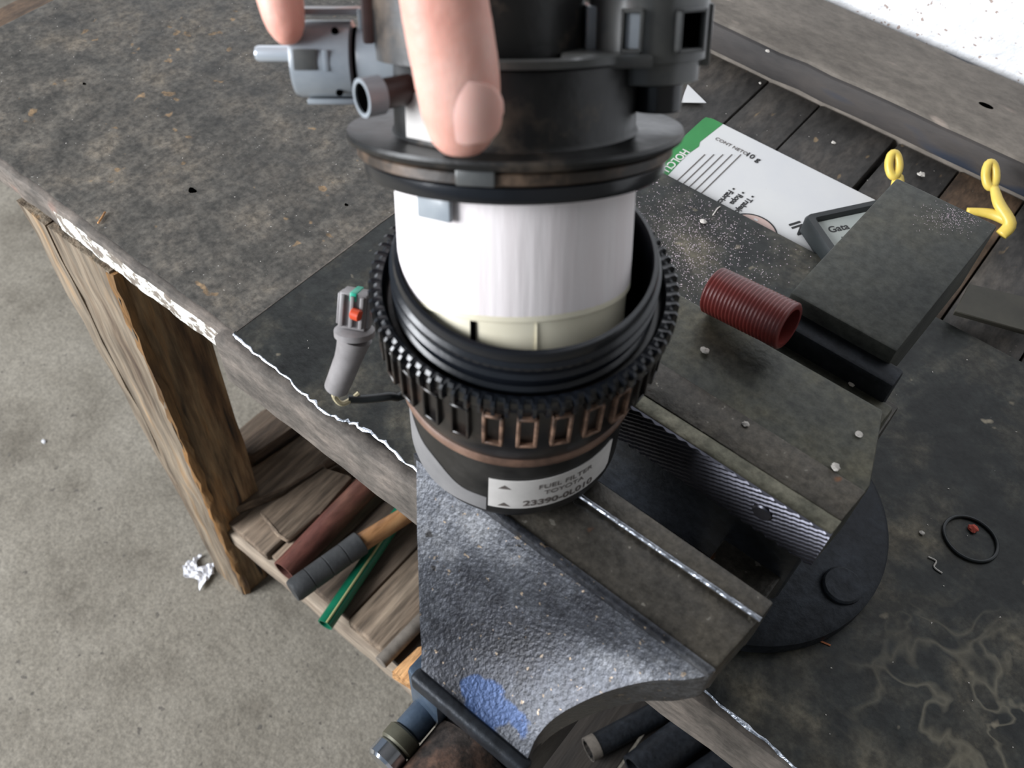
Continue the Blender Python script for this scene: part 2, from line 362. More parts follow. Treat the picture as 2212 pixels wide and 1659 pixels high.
part('paint_streak', slab(-.548, -.372, .1920, .1945, -.0290, -.010, 30, 1, .0012, .0008), 'paint', top1, label='flaking white paint streak')
xs = [-.302, -.236, -.189, -.121, -.071, -.02, .034, .09, .15, .21, .28, .35]
for i in range(len(xs) - 1):
    dz = random.uniform(-.0012, .0006)
    y1 = .655
    part('plank', box(xs[i] + .0007, xs[i + 1] - (.0007 if i != 2 else .0035), .2, y1, -.031, -.0058 + dz, .0012), 'plank' if i not in (4,) else 'plank2', bench)
part('apron', slab(-.372, .40, .1862, .1985, -.052, -.0042, 50, 1, .001, .003), 'edge', bench)
def skewbox(c0, c1, z0, z1, n=14):      # footprint quads that change with height
    b = bmesh.new(); rings = []
    for i in range(n + 1):
        t = i / n; z = z0 + (z1 - z0) * t; j = random.uniform
        rings.append([b.verts.new((c0[k][0] + (c1[k][0] - c0[k][0]) * t + j(-.0012, .0012), c0[k][1] + (c1[k][1] - c0[k][1]) * t + j(-.0012, .0012), z)) for k in range(len(c0))])
    m = len(c0)
    for i in range(n):
        for k in range(m): b.faces.new((rings[i][k], rings[i][(k + 1) % m], rings[i + 1][(k + 1) % m], rings[i + 1][k]))
    b.faces.new(rings[0][::-1]); b.faces.new(rings[-1]); bmesh.ops.recalc_face_normals(b, faces=b.faces)
    return b
leg = part('leg', skewbox([(-.556, .195), (-.513, .192), (-.509, .243), (-.556, .243)], [(-.556, .195), (-.49, .194), (-.486, .245), (-.556, .243)], -.61, -.032), 'leg', bench)
part('split_face', skewbox([(-.560, .187), (-.514, .187), (-.5145, .1925), (-.560, .196)], [(-.563, .189), (-.492, .189), (-.4925, .195), (-.563, .197)], -.61, -.032), 'legface', leg, label='weathered pale front face of the leg')
part('split_edge', skewbox([(-.5150, .1868), (-.5110, .1880), (-.5085, .1940), (-.5140, .1930)], [(-.4945, .1885), (-.4900, .1890), (-.4885, .1955), (-.4940, .1960)], -.609, -.034, 40), 'splint', leg, label='splintered orange corner of the leg')
part('side_batten', skewbox([(-.572, .191), (-.5605, .188), (-.5605, .215), (-.572, .22)], [(-.60, .190), (-.564, .188), (-.564, .215), (-.60, .22)], -.5, -.032), 'legface', leg)
part('leg', skewbox([(.28, .2), (.34, .2), (.34, .25), (.28, .25)], [(.28, .2), (.34, .2), (.34, .25), (.28, .25)], -.61, -.053), 'leg', bench)
part('leg', skewbox([(.28, .59), (.34, .59), (.34, .64), (.28, .64)], [(.28, .59), (.34, .59), (.34, .64), (.28, .64)], -.61, -.033), 'leg', bench)
part('leg', skewbox([(-.74, .59), (-.69, .59), (-.69, .64), (-.74, .64)], [(-.74, .59), (-.69, .59), (-.69, .64), (-.74, .64)], -.61, -.033), 'leg', bench)
# low shelf of loose pallet boards
part('shelf_rail', slab(-.5085, .27, .197, .232, -.482, -.4525, 40, 1, .0015, .003), 'shelfe', bench)
part('shelf_rail', box(-.70, .30, .56, .60, -.482, -.4525, .003), 'shelfd', bench)
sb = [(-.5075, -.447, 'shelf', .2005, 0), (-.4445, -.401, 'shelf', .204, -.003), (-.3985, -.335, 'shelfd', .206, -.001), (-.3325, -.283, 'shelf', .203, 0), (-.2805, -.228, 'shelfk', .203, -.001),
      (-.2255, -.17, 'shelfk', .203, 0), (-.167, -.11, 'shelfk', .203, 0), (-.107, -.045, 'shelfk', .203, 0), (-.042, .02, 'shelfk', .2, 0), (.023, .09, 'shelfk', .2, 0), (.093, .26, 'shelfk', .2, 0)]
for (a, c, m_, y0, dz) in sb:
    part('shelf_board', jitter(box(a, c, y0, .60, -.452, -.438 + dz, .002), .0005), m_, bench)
# timber back beam on the table
part('gap_backing', box(-.302, .35, .205, .65, -.0355, -.0315), 'shelfd', bench)  # unseen dark sheet added to block the lit floor showing between planks
bb = slab(-.9, .5, .6565, .745, -.03, .024, 60, 1, .0015, .006)
beam = thing('timber_beam', (-.2, .7, -.03), 'grey dusty timber beam along the back of the bench beside the white wall', 'beam')
part('timber', bb, 'rail', beam)
part('grimy_face', slab(-.9, .5, .6535, .668, -.0045, .0205, 60, 1, .0015, .005), 'grime', beam, label='darker grimy front face')

for (px, py, rr_) in ((415, 411, .0034), (398, 558, .0022), (431, 573, .0022), (182, 181, .0018), (748, 442, .0016), (58, 42, .003)):
    q_ = at(px, py, -.004)
    part('nail_hole', lathe([(rr_, 0), (rr_ * .9, .0002)], 14, None, Matrix.Translation((q_.x, q_.y, -.0041)) @ Matrix.Diagonal((1, .7, 1, 1)), rfun=lambda r, z, a: r * (1 + .15 * math.sin(3 * a))), 'inside', bench)
q_ = at(2130, 228, .024)
part('knot_hole', lathe([(.0042, 0), (.004, .0002)], 14, None, Matrix.Translation((q_.x, q_.y, .0240)) @ Matrix.Diagonal((1.4, .6, 1, 1))), 'inside', beam)
# ---------------------------------------------------------------- steel plate
plate = thing('steel_plate', (-.05, .35, -.004), 'dark oily steel plate with a bright ragged front edge under the vise', 'plate')
silv = [(-.3606, .1955), (-.340, .1942), (-.3157, .1938), (-.295, .1925), (-.2767, .1905), (-.262, .1935), (-.2519, .1965), (-.2328, .198), (-.2088, .1955), (-.17, .194), (-.12, .193), (-.06, .193), (-.0063, .1927), (.0207, .1916), (.0422, .1896), (.1, .19), (.33, .19)]
fine = []
for i in range(len(silv) - 1):
    for k in range(5):
        t = k / 5; fine.append((silv[i][0] + (silv[i + 1][0] - silv[i][0]) * t, silv[i][1] + (silv[i + 1][1] - silv[i][1]) * t + random.uniform(-.0009, .0009)))
fine.append(silv[-1])
part('sheet', prism([(p[0], p[1] - .0004) for p in fine] + [(.33, .501), (-.35, .497), (-.3575, .34)], -.0034, 0, 0), 'steel', plate, smooth=30)
part('worn_side_edge', tube([(-.3600, .197, -.0004), (-.3580, .30, -.0004), (-.3572, .34, -.0004), (-.3495, .497, -.0004)], .0009, 6), 'edge', plate)
part('cut_edge', tube([(p[0], p[1] - .0008, -.0012 + random.uniform(-.0006, .0005)) for p in fine], .0011, 6, smooth=1,
                      radii=[random.uniform(.0005, .0017) for _ in range(120)]), 'cut', plate, label='bright ragged torch-cut edge')

# ---------------------------------------------------------------- bench vise
vise = thing('bench_vise', (-.045, .285, 0), 'large blue-grey iron bench vise bolted to the steel plate', 'vise')
ZT = .155
# moving jaw: sloping shell between two outlines
Lo = [(-.1437, .1366, .1555), (-.1426, .1348, .1545), (-.1300, .1195, .1375), (-.1236, .112, .129), (-.1160, .1035, .1195), (-.1093, .0963, .1116), (-.1035, .091, .1055), (-.0995, .0868, .1008)]
Ro = [(-.0078, .1362, .1555), (-.0088, .1340, .1538), (-.0150, .1290, .1480), (-.0241, .1235, .1421), (-.0354, .1136, .131), (-.0446, .1018, .1176), (-.0474, .0933, .1083), (-.0462, .0868, .1008)]
def shell(Lo, Ro, back, bulge, nu=24, k=4):
    A = smoothpath(Lo, k); B = smoothpath(Ro, k); n = len(A)
    b = bmesh.new(); F = []; G = []
    for i in range(n):
        f = []; g = []
        for j in range(nu + 1):
            u = j / nu; p = A[i].lerp(B[i], u); v_ = i / (n - 1); s = -.0105 * math.sin(math.pi * v_ ** 1.1) * (.2 + .8 * 4 * u * (1 - u)) + bulge * 4 * u * (1 - u) * v_ * (1 - v_) * 3
            q = p + Vector((0, -.72, .69)) * s; f.append(b.verts.new(q)); g.append(b.verts.new(q + Vector(back)))
        F.append(f); G.append(g)
    for i in range(n - 1):
        for j in range(nu):
            b.faces.new((F[i][j], F[i][j + 1], F[i + 1][j + 1], F[i + 1][j])); b.faces.new((G[i][j], G[i + 1][j], G[i + 1][j + 1], G[i][j + 1]))
        b.faces.new((F[i][0], F[i + 1][0], G[i + 1][0], G[i][0])); b.faces.new((F[i][nu], G[i][nu], G[i + 1][nu], F[i + 1][nu]))
    for j in range(nu):
        b.faces.new((F[0][j], G[0][j], G[0][j + 1], F[0][j + 1])); b.faces.new((F[-1][j], F[-1][j + 1], G[-1][j + 1], G[-1][j]))
    bmesh.ops.recalc_face_normals(b, faces=b.faces); return b
mj = part('moving_jaw', shell(Lo, Ro, (0, .001, -.025), .006), 'iron', vise, smooth=50)
_b = WM['bench_vise'].inverted() @ BLUE
BLUE_NODE.inputs[1].default_value = (_b.x * .62, _b.y * 1.25, _b.z * 1.25)
part('jaw_block', prism([(-.1437, .1358), (-.0080, .1358), (-.0052, .163), (-.0065, .1695), (-.1437, .1695)], .128, .1545, .0012), 'irontop', mj)
part('ridge', prism([(-.1437, .1345), (-.0085, .1340), (-.0075, .1372), (-.1437, .1378)], .1475, .1556, .001), 'iron', mj, label='rounded front ridge')
part('jaw_plate', prism([(-.1437, .1600), (-.0050, .1612), (-.0046, .170), (-.1437, .1708)], .130, .1570, .0010), 'irontop', mj, label='steel facing strip')
part('edge_highlight', tube([(-.1437, .1602, .1566), (-.10, .1605, .1566), (-.0050, .1614, .1566)], .0009, 8), 'cut', mj, label='painted highlight line along the edge')  # bright rod laid in as the highlight along the jaw edge
part('rib', box(-.1015, -.0440, .0815, .0880, .088, .0995, .0022, 3), 'irondark', mj, label='raised rib across the foot of the jaw')
part('jaw_neck', prism([(-.098, .0885), (-.047, .0885), (-.047, .165), (-.098, .165)], .03, .092, .003), 'irondark', mj)
part('guide_rod', rod((-.0985, .100, .052), (-.0985, .0735, .052), .0068, bev=.001), 'bluecast', mj, label='blue-grey guide rod')
part('guide_web', prism([(-.108, .086), (-.090, .084), (-.088, .098), (-.108, .100)], .045, .086, .002), 'bluecast', mj)
part('rod_collar', rod((-.0985, .0735, .052), (-.0985, .066, .052), .0082, bev=.001), 'olive', mj)
part('rod_cap', rod((-.0985, .066, .052), (-.0985, .0575, .052), .0078, bev=.0012), 'chrome', mj, label='bright steel end cap')
scr = part('screw', rod((-.0715, .089, .045), (-.0715, .03, .045), .0205, 40, bev=.002), 'rust', vise, label='thick rusty screw head')
part('washer', lathe([(.012, 0), (.0235, 0), (.0235, .003), (.012, .003)], 32, None, frame_to(Vector((-.0715, .0925, .045)), Vector((-.0715, .05, .045)))), 'chrome', scr)
# beams in the gap
part('slide_beam', box(-.0372, -.0085, .172, .33, .05, .098, .0015), 'irontop', vise)
part('slide_beam', box(-.105, -.045, .165, .33, .03, .072, .0015), 'irondark', vise)
# fixed jaw
fj = part('fixed_jaw', prism([(-.1435, .2155), (-.0012, .2155), (.0005, .237), (-.0113, .2734), (-.132, .272)], .120, ZT, .0015), 'jawtop', vise)
part('jaw_plate', prism([(-.1435, .2085), (-.0013, .2080), (-.0008, .2160), (-.1435, .2160)], .1295, ZT + .0004, .0008), 'insert', fj, label='worn bright facing strip')
part('raised_strip', prism([(-.1435, .2158), (-.0012, .2158), (.0002, .2330), (-.035, .2335), (-.07, .2338), (-.1435, .234)], .150, ZT + .0007, .0005), 'irontop', fj)
# serrated face
b = bmesh.new(); nx, nz_ = 220, 64; g = []
for j in range(nz_ + 1):
    z = .1295 + (.0255) * j / nz_; row = []
    for i in range(nx + 1):
        x = -.1433 + .142 * i / nx
        ph = (z - .49 * x) / .0027
        row.append(b.verts.new((x, .2074 + .00045 * math.sin(2 * math.pi * ph), z)))
    g.append(row)
for j in range(nz_):
    for i in range(nx): b.faces.new((g[j][i], g[j][i + 1], g[j + 1][i + 1], g[j + 1][i]))
bk = [b.verts.new((-.1433, .2095, .1295)), b.verts.new((-.0013, .2095, .1295)), b.verts.new((-.0013, .2095, .155)), b.verts.new((-.1433, .2095, .155))]
b.faces.new(bk); b.faces.new([g[nz_][i] for i in range(nx + 1)] + [bk[2], bk[3]]); b.faces.new([g[0][i] for i in range(nx, -1, -1)] + [bk[0], bk[1]])
bmesh.ops.recalc_face_normals(b, faces=b.faces)
ser = part('serrated_face', b, 'serr', fj, label='diagonally serrated grip face')
ps = at(1652, 1098, .144)
part('screw_head', rod((ps.x, .2085, .1435), (ps.x, .2062, .1435), .0042, 24, bev=.0006), 'serr', fj)
part('jaw_body', prism([(-.138, .2135), (-.006, .2135), (-.006, .275), (-.12, .275)], .075, .122, .003), 'irondark', fj)
part('ledge', prism([(-.098, .272), (-.0100, .272), (-.0090, .296), (-.098, .296)], .085, .1345, .002), 'jawtop', fj, label='low ledge behind the jaw')
part('cross_rib', prism([(-.088, .291), (-.0138, .291), (-.0138, .303), (-.088, .303)], .085, .1460, .0018, dtop=(0, .004)), 'irondark', fj)
part('anvil', prism([(-.0722, .305), (-.0206, .305), (-.0168, .4082), (-.0688, .4075)], .112, ZT, .0012), 'anvil', vise, label='flat rectangular anvil block')
part('body_column', prism([(-.098, .24), (-.012, .24), (-.012, .325), (-.098, .325)], .012, .10, .006), 'irondark', vise)
part('anvil_web', prism([(-.062, .32), (-.03, .32), (-.03, .375), (-.062, .375)], .012, .115, .005, dtop=(0, .008)), 'irondark', vise)
base = part('base_flange', lathe([(.070, 0), (.0775, .001), (.0775, .010), (.0745, .0125), (.0, .0125)], 64, None, Matrix.Translation((-.046, .287, .0005)), cap=False), 'irondark', vise)
for (px, py) in ((1822, 1262),):
    p = at(px, py, .016)
    part('bolt', lathe([(.0085, .0), (.0105, .0005), (.0105, .002), (.0095, .0028), (.0092, .0028)], 24, None, Matrix.Translation((p.x, p.y, .0130))), 'irondark', base)
part('bolt', lathe([(.011, .0), (.011, .006), (.010, .007)], 6, None, Matrix.Translation((-.1, .32, .013))), 'irondark', base)

# ---------------------------------------------------------------- canister held in the vise
CX, CY, CZ = -.1193, .1670, .158
can = thing('filter_canister', (CX, CY, CZ), 'black fuel filter canister with ribbed nut and white label standing on the vise jaws', 'canister')
T0 = Matrix.Translation((CX, CY, 0))
part('body', lathe([(.030, .1590), (.0372, .1592), (.0390, .1612), (.0398, .1640), (.0398, .196), (.0400, .2035)], 96, None, T0), 'can', can)
part('drain_plug', prism([(CX - .012, .1712), (CX + .012, .1712), (CX + .012, .2068), (CX - .012, .2068)], .136, .1593, .0015), 'blk', can)
part('lip', ringlathe([(.0388, .1985), (.0414, .1987), (.0422, .2000), (.0422, .2020), (.0412, .2033), (.0388, .2035)], 96, None, T0), 'liptan', can, label='dusty brown rounded lip')
def teeth(r, z, a): return r + (.0011 if math.cos(a * 75) > .1 else -.0008) * (1 if r > .0465 else 0)
nut = part('nut', ringlathe([(.0402, .2030), (.0418, .2040), (.0440, .2110), (.0462, .2185), (.0464, .2395), (.0440, .2400), (.0402, .2400)], 128, None, T0), 'nut', can)
part('toothed_rim', ringlathe([(.0444, .2385), (.0478, .2385), (.0484, .2405), (.0484, .2442), (.0474, .2452), (.0452, .2448), (.0440, .2420)], 600, None, T0, rfun=teeth), 'blk', nut, smooth=25)
def rib_frame(a):
    bm = bmesh.new(); m4 = T0 @ Matrix.Rotation(a, 4, 'Z')
    w, z0, z1, r0, r1, t = .0033, .2205, .2360, .0456, .0477, .0012
    for (y0, y1, za, zb) in ((-w, -w + t, z0, z1), (w - t, w, z0, z1), (-w, w, z0, z0 + t), (-w, w, z1 - t, z1)):
        box(r0, r1, y0, y1, za, zb, .0003, 1, bm)
    return tr(bm, m4)
for k in range(28):
    part('rib', rib_frame(2 * math.pi * k / 28 + .03), 'nutdust' if k in (23, 24, 25, 26, 27) else 'nut', nut)
z = .2405
prof = [(.0385, .215), (.0412, .2400)]
for k in range(3):
    prof += [(.0412, z), (.0422, z + .0010), (.0422, z + .0022), (.0410, z + .0032)]; z += .0056
prof += [(.0410, z), (.0405, z + .0014), (.0392, z + .0016), (.0386, z)]
part('threaded_neck', ringlathe(prof, 96, None, T0), 'blk', can, label='glossy black threaded neck')
part('inner_floor', lathe([(.0392, .212), (.0392, .213), (0.0001, .213)], 64, None, T0, cap=False), 'blk', can)
# film of wiped grime and label, wrapped on the body
tocam = math.atan2(-CY, -CX)
def wrap(u, z, r): # u in metres along circumference, + = to the camera's right
    a = tocam + u / .0398; return Vector((CX + r * math.cos(a), CY + r * math.sin(a), z))
def patch(outline_lo, outline_hi, u0, u1, r, n=40):
    b = bmesh.new(); A = []; B_ = []; C_ = []; D_ = []
    for i in range(n + 1):
        t = i / n; u = u0 + (u1 - u0) * t
        zl, zh = outline_lo(t), outline_hi(t)
        A.append(b.verts.new(wrap(u, zl, r))); B_.append(b.verts.new(wrap(u, zh, r)))
        C_.append(b.verts.new(wrap(u, zl, r - .0002))); D_.append(b.verts.new(wrap(u, zh, r - .0002)))
    for i in range(n):
        b.faces.new((A[i], A[i + 1], B_[i + 1], B_[i])); b.faces.new((C_[i], D_[i], D_[i + 1], C_[i + 1]))
        b.faces.new((A[i], C_[i], C_[i + 1], A[i + 1])); b.faces.new((B_[i], B_[i + 1], D_[i + 1], D_[i]))
    b.faces.new((A[0], B_[0], D_[0], C_[0])); b.faces.new((A[n], C_[n], D_[n], B_[n]))
    bmesh.ops.recalc_face_normals(b, faces=b.faces); return b
lab = part('label', patch(lambda t: .1680 + .0012 * (t > .98) + .001 * t, lambda t: .1870 - .0012 * (t > .98) + .001 * t, -.0078, .042, .04010, 60), 'label', can, label='white printed label')
part('grime_film', patch(lambda t: .1640 + .0005 * math.sin(t * 9), lambda t: .172 + .020 * (1 - t) ** 1.2 + .001 * math.sin(t * 14), -.056, -.0085, .0400, 50), 'haze', can, label='grey wiped film')
def wraptext(s, size, u, z, bold=False):
    b = text_bm(s, size, bold)
    for v in b.verts: v.co = wrap(u + v.co.x, z + v.co.y, .04018 + max(0, v.co.z))
    return b
part('print', wraptext('FUEL FILTER', .0040, .0095, .1810), 'ink', lab)
part('print', wraptext('TOYOTA', .0038, .0118, .1768), 'ink', lab)
part('print', wraptext('23390-0L010', .0052, .0045, .1702, True), 'ink', lab)
for zz in (.1815, .1695):
    b = bmesh.new(); vs = [b.verts.new(wrap(-.0045 + du, zz + dz, .0402)) for du, dz in ((0, 0), (.0046, 0), (.0023, .0026))]
    b.faces.new(vs); part('print', b, 'ink', lab, smooth=0)
# connector hanging from the canister by its wire
conn = thing('wire_connector', dep(725, 850, .372), 'grey plastic wire connector with teal and orange tips left of the canister', 'connector')
c0, c1, c2, c3, c4 = dep(771, 628, .345), dep(765, 705, .350), dep(766, 728, .352), dep(752, 775, .357), dep(727, 838, .366)
fm = frame_to(c1, c0); 
def obox(m4, x, y, z0, z1, bev=.0005):
    return tr(box(-x, x, -y, y, z0, z1, bev), m4)
l01 = (c0 - c1).length
part('plug_shell', obox(fm, .0050, .0042, 0, l01), 'greyconn', conn)
for dx in (-.0036, 0, .0036):
    part('latch_rail', tr(box(dx - .0007, dx + .0007, .0040, .0056, .001, l01 - .0008, .0003), fm), 'greyconn', conn)
for s in (-1, 1):
    part('latch_rail', tr(box(s * .0054 - .0007, s * .0054 + .0007, -.003, .003, .001, l01 - .001, .0003), fm), 'greyconn', conn)
part('teal_clip', obox(fm @ Matrix.Translation((0, 0, l01 - .003)), .0013, .0048, 0, .0035), 'teal', conn, label='teal clip')
cs = dep(768, 682, .341)
part('orange_seal', rod(cs + Vector((-.002, 0, 0)), cs + Vector((.0015, .001, .0)), .0022, 12, bev=.0004), 'orange', conn, label='orange seal')
part('collar', lathe([(.0058, 0), (.0075, .0008), (.0075, .0030), (.0060, .0042)], 32, None, frame_to(c2, c1)), 'greyconn', conn)
part('barrel', tube([c2, c3, c4], .005, 20, smooth=6, radii=[.0066, .0058, .0052, .0050, .0048]), 'greyconn', conn)
part('wire', tube([c4 + Vector((0, 0, .002)), dep(722, 855, .37), dep(738, 872, .374), dep(760, 862, .376), dep(775, 850, .377)], .0011, 8), 'wirew', conn, label='cream wire')
part('wire', tube([dep(752, 862, .376), dep(790, 862, .378), dep(840, 856, .380), dep(885, 845, .385), Vector((CX - .030, CY + .022, .175))], .0018, 10), 'rubber', conn, label='black sheathed cable')

# ---------------------------------------------------------------- filter head lifted out at a tilt
th = math.radians(25.7); d0 = .30
ac = Vector((0, -math.cos(th), -math.sin(th))); e1 = Vector((1, 0, 0)); e2 = ac.cross(e1)
P0 = CAM + c2w(Vector(((1112 - 1106) / F_ * d0, (597 - 829.5) / F_ * d0, d0)))
HM = Matrix.Identity(4)
for i, v in enumerate((c2w(e1), c2w(e2), c2w(ac), P0)):
    HM[0][i], HM[1][i], HM[2][i] = v.x, v.y, v.z
I4 = Matrix.Translation
def h(bm): return tr(bm, HM)
head = thing('fuel_filter', None, 'black topped fuel filter with hose connectors and white paper element, held tilted by a hand', 'fuel filter', mtx=HM)
def hp(name, bm, m, parent=None, **k): return part(name, h(bm), m, parent or head, **k)
el = hp('paper_element', lathe([(.0358, .000), (.0362, .0008), (.0362, .0395)], 160, rfun=lambda r, z, a: r + (.0003 * math.sin(a * 60) if z < .0005 else .00003 * math.sin(a * 60) * math.sin(a * 7))), 'paper', label='white pleated paper element')
hp('end_ring', ringlathe([(.0338, -.0115), (.0349, -.0115), (.0352, -.0015), (.0362, -.001), (.0362, .0006), (.0300, .0006), (.0300, -.004)], 96), 'cream', el, label='cream plastic end ring')
hp('slot', box(-.0128, -.0112, -.0338, -.0320, -.0110, -.0018), 'inside', el)
hp('slot', box(-.0004 + .0064, -.0002 + .0064, -.0350, -.0340, -.0110, -.0018), 'cream', el)
# skirt and flange rings
hp('skirt', ringlathe([(.0365, .0345), (.0436, .0345), (.0444, .0355), (.0444, .0388), (.0428, .0396), (.0365, .0398)], 128), 'blk')
hp('groove_ring', ringlathe([(.036, .0396), (.0452, .0396), (.0462, .0402), (.0462, .0428), (.0450, .0436), (.036, .0436)], 128), 'blktan', label='muddy brown ring')
fl = hp('flange', ringlathe([(.033, .0436), (.0470, .0436), (.0488, .0446), (.0492, .0458), (.0488, .0468), (.0462, .0460), (.033, .0462)], 128), 'blkdust')
hp('lock_tab', tr(box(-.0052, .0052, -.0472, -.0440, .0398, .0445, .0006), Matrix.Rotation(-.22, 4, 'Z')), 'greyd', fl)
hp('clip_tab', tr(box(-.0058, .0058, -.0385, -.0366, .0270, .0365, .0006), Matrix.Rotation(-.62, 4, 'Z')), 'grey', label='grey translucent clip tab')
body = hp('body', lathe([(.0385, .0455), (.0360, .0462), (.0352, .0475), (.0350, .0655), (.0338, .0672), (.028, .0676)], 96), 'blkdust')
hp('edge_rim', ringlathe([(.0335, .0668), (.0356, .0668), (.0358, .0688), (.0340, .0692)], 96), 'greyd', body)
hp('label', tr(box(-.0075, .0075, -.0357, -.0351, .0474, .0595, .0001), Matrix.Rotation(-.745, 4, 'Z')), 'label', body, label='plain white sticker')
hp('upper_body', lathe([(.0300, .0660), (.0300, .0800), (.0295, .092), (.0285, .112), (.026, .1145), (.010, .1150)], 64, None, I4((-.0105, .002, 0))), 'blkdust')
hp('side_ridge', box(-.0420, -.0385, -.008, .006, .0665, .105, .0008), 'hosebr', body)
# left quick connector lying sideways
def xa(x0, x1, y, z, prof_, n=48):
    return lathe(prof_, n, None, frame_to(Vector((x0, y, z)), Vector((x1, y, z))))
qc = hp('side_connector', xa(-.0452, -.0625, 0, .0652, [(.0088, 0), (.0104, .0006), (.0104, .0160), (.0098, .0172), (.0050, .0173)]), 'grey', label='grey hose quick connector')
hp('collar', xa(-.030, -.0440, 0, .0652, [(.0094, 0), (.0094, .0135), (.0090, .0141)]), 'grey', qc)
hp('groove', xa(-.0438, -.0454, 0, .0652, [(.0086, 0), (.0086, .0016)]), 'inside', qc)
hp('clip_bar', box(-.0600, -.0430, -.004, .004, .0772, .0790, .0004), 'grey', qc, label='upper clip bar')
hp('clip_bar', box(-.0595, -.0435, -.004, .002, .0532, .0548, .0004), 'grey', qc, label='lower clip bar')
hp('clip_bar', box(-.0435, -.0415, -.0045, .004, .0532, .0790, .0004), 'grey', qc)
for (x0, x1, z0, z1) in ((-.0610, -.0545, .0635, .0690), (-.0528, -.0512, .0632, .0688)):
    hp('window', box(x0, x1, -.0106, -.0098, z0, z1, .0002), 'greyd' if x1 < -.053 else 'grey', qc)
for zc in (.0732, .0572):
    hp('dimple', lathe([(.0010, 0), (.0010, .0008)], 12, None, frame_to(Vector((-.0495, -.0066, zc)), Vector((-.0495, -.0076, zc + (.0004 if zc > .06 else -.0004))))), 'inside', qc)
hp('spigot', xa(-.0610, -.0735, -.001, .0668, [(.0022, 0), (.0022, .0115), (.0018, .0124)], 24), 'spig', qc, label='bright metal spigot')
# open hose stub
m0, m1 = Vector((-.0402, -.028, .0588)), Vector((-.0245, -.0175, .0603))
dv = (m1 - m0).normalized()
st = hp('hose_stub', pipe(m0, m0 + dv * .0055, .0051, .0040), 'grey', label='open hose stub')
hp('bore', lathe([(.00398, .0006), (.00398, .0050)], 32, None, frame_to(m0, m1)), 'inside', st)
hp('stub_root', rod(m0 + dv * .0050, m1 + dv * .004, .0040), 'hosebr', st)
# right upright connector
rq = hp('upright_connector', lathe([(.0130, .0600), (.0146, .0606), (.0146, .0660), (.0160, .0664), (.0160, .0838), (.0150, .0850), (.0120, .0850)], 64, None, I4((.0368, -.004, 0)), rfun=lambda r, z, a: r * (1 + .03 * math.cos(4 * a))), 'greyd', label='dark grey upright hose connector')
for a, w in ((-1.95, .0030), (-.95, .0048)):
    fr = I4((.0368, -.004, 0)) @ Matrix.Rotation(a, 4, 'Z')
    bm = bmesh.new(); 
    for (y0, y1, z0, z1) in ((-w, -w + .0009, .0690, .0800), (w - .0009, w, .0690, .0800), (-w, w, .0690, .0700), (-w, w, .0790, .0800)):
        box(.0150, .0176, y0, y1, z0, z1, .0002, 1, bm)
    hp('window_frame', tr(bm, fr), 'greyd', rq)
    hp('window', tr(box(.0150, .0163, -w + .0012, w - .0012, .0702, .0788), fr), 'inside' if w > .004 else 'grey', rq)
hp('lower_nozzle', lathe([(.0070, .0518), (.0074, .0522), (.0074, .0604)], 40, None, I4((.0403, -.004, 0))), 'blk', rq)
hp('side_lug', box(.0192, .0235, -.010, .004, .0655, .0800, .0008), 'grey', rq)
hp('side_lug', box(.0500, .0545, -.006, .004, .0640, .0805, .0008), 'greyd', rq)
hp('bracket', box(.012, .036, -.024, -.004, .0655, .0690, .0008), 'greyd', body)

# ---------------------------------------------------------------- hand
def finger(pts, rad, flat, up, bm=None, n=20):
    return tube(pts, 0, n, bm, smooth=6, radii=rad, flat=flat, up=up)
hb = bmesh.new()
UP = (0, -1, 0)
# thumb: tip over the body front, nail towards the camera
finger([(-.0134, -.0440, .0480), (-.0134, -.0450, .0520), (-.0134, -.0462, .0590), (-.0142, -.0478, .0680), (-.0158, -.0490, .0790), (-.0175, -.0495, .0900), (-.0205, -.049, .102), (-.0270, -.043, .122), (-.0370, -.026, .146), (-.0430, -.004, .168), (-.0450, .020, .190), (-.0460, .036, .210)],
       [.0044, .0080, .0099, .0105, .0106, .0104, .0102, .0106, .0116, .0140, .0165, .0185, .0190], .78, UP, hb)
# index: tip resting on the side connector
finger([(-.0612, -.0100, .0700), (-.0618, -.0100, .0735), (-.0628, -.0095, .0790), (-.0638, -.0080, .0880), (-.0648, .002, .104), (-.064, .018, .128), (-.058, .030, .158)],
       [.0024, .0042, .0055, .0062, .0066, .0070, .0080, .0082, .0088, .0092], .9, UP, hb)
finger([(-.028, .046, .068), (-.034, .048, .078), (-.044, .050, .096), (-.050, .050, .120), (-.044, .046, .165)], [.0050, .0072, .0078, .0082, .0086, .0092, .0096], .9, UP, hb)
finger([(.004, .050, .070), (-.002, .053, .080), (-.014, .056, .098), (-.024, .056, .124), (-.026, .052, .166)], [.0048, .0070, .0076, .0080, .0084, .0090, .0094], .9, UP, hb)
finger([(.026, .042, .082), (.021, .046, .090), (.010, .052, .106), (-.002, .054, .130), (-.008, .052, .164)], [.0042, .0060, .0065, .0068, .0072, .0078, .0084], .9, UP, hb)
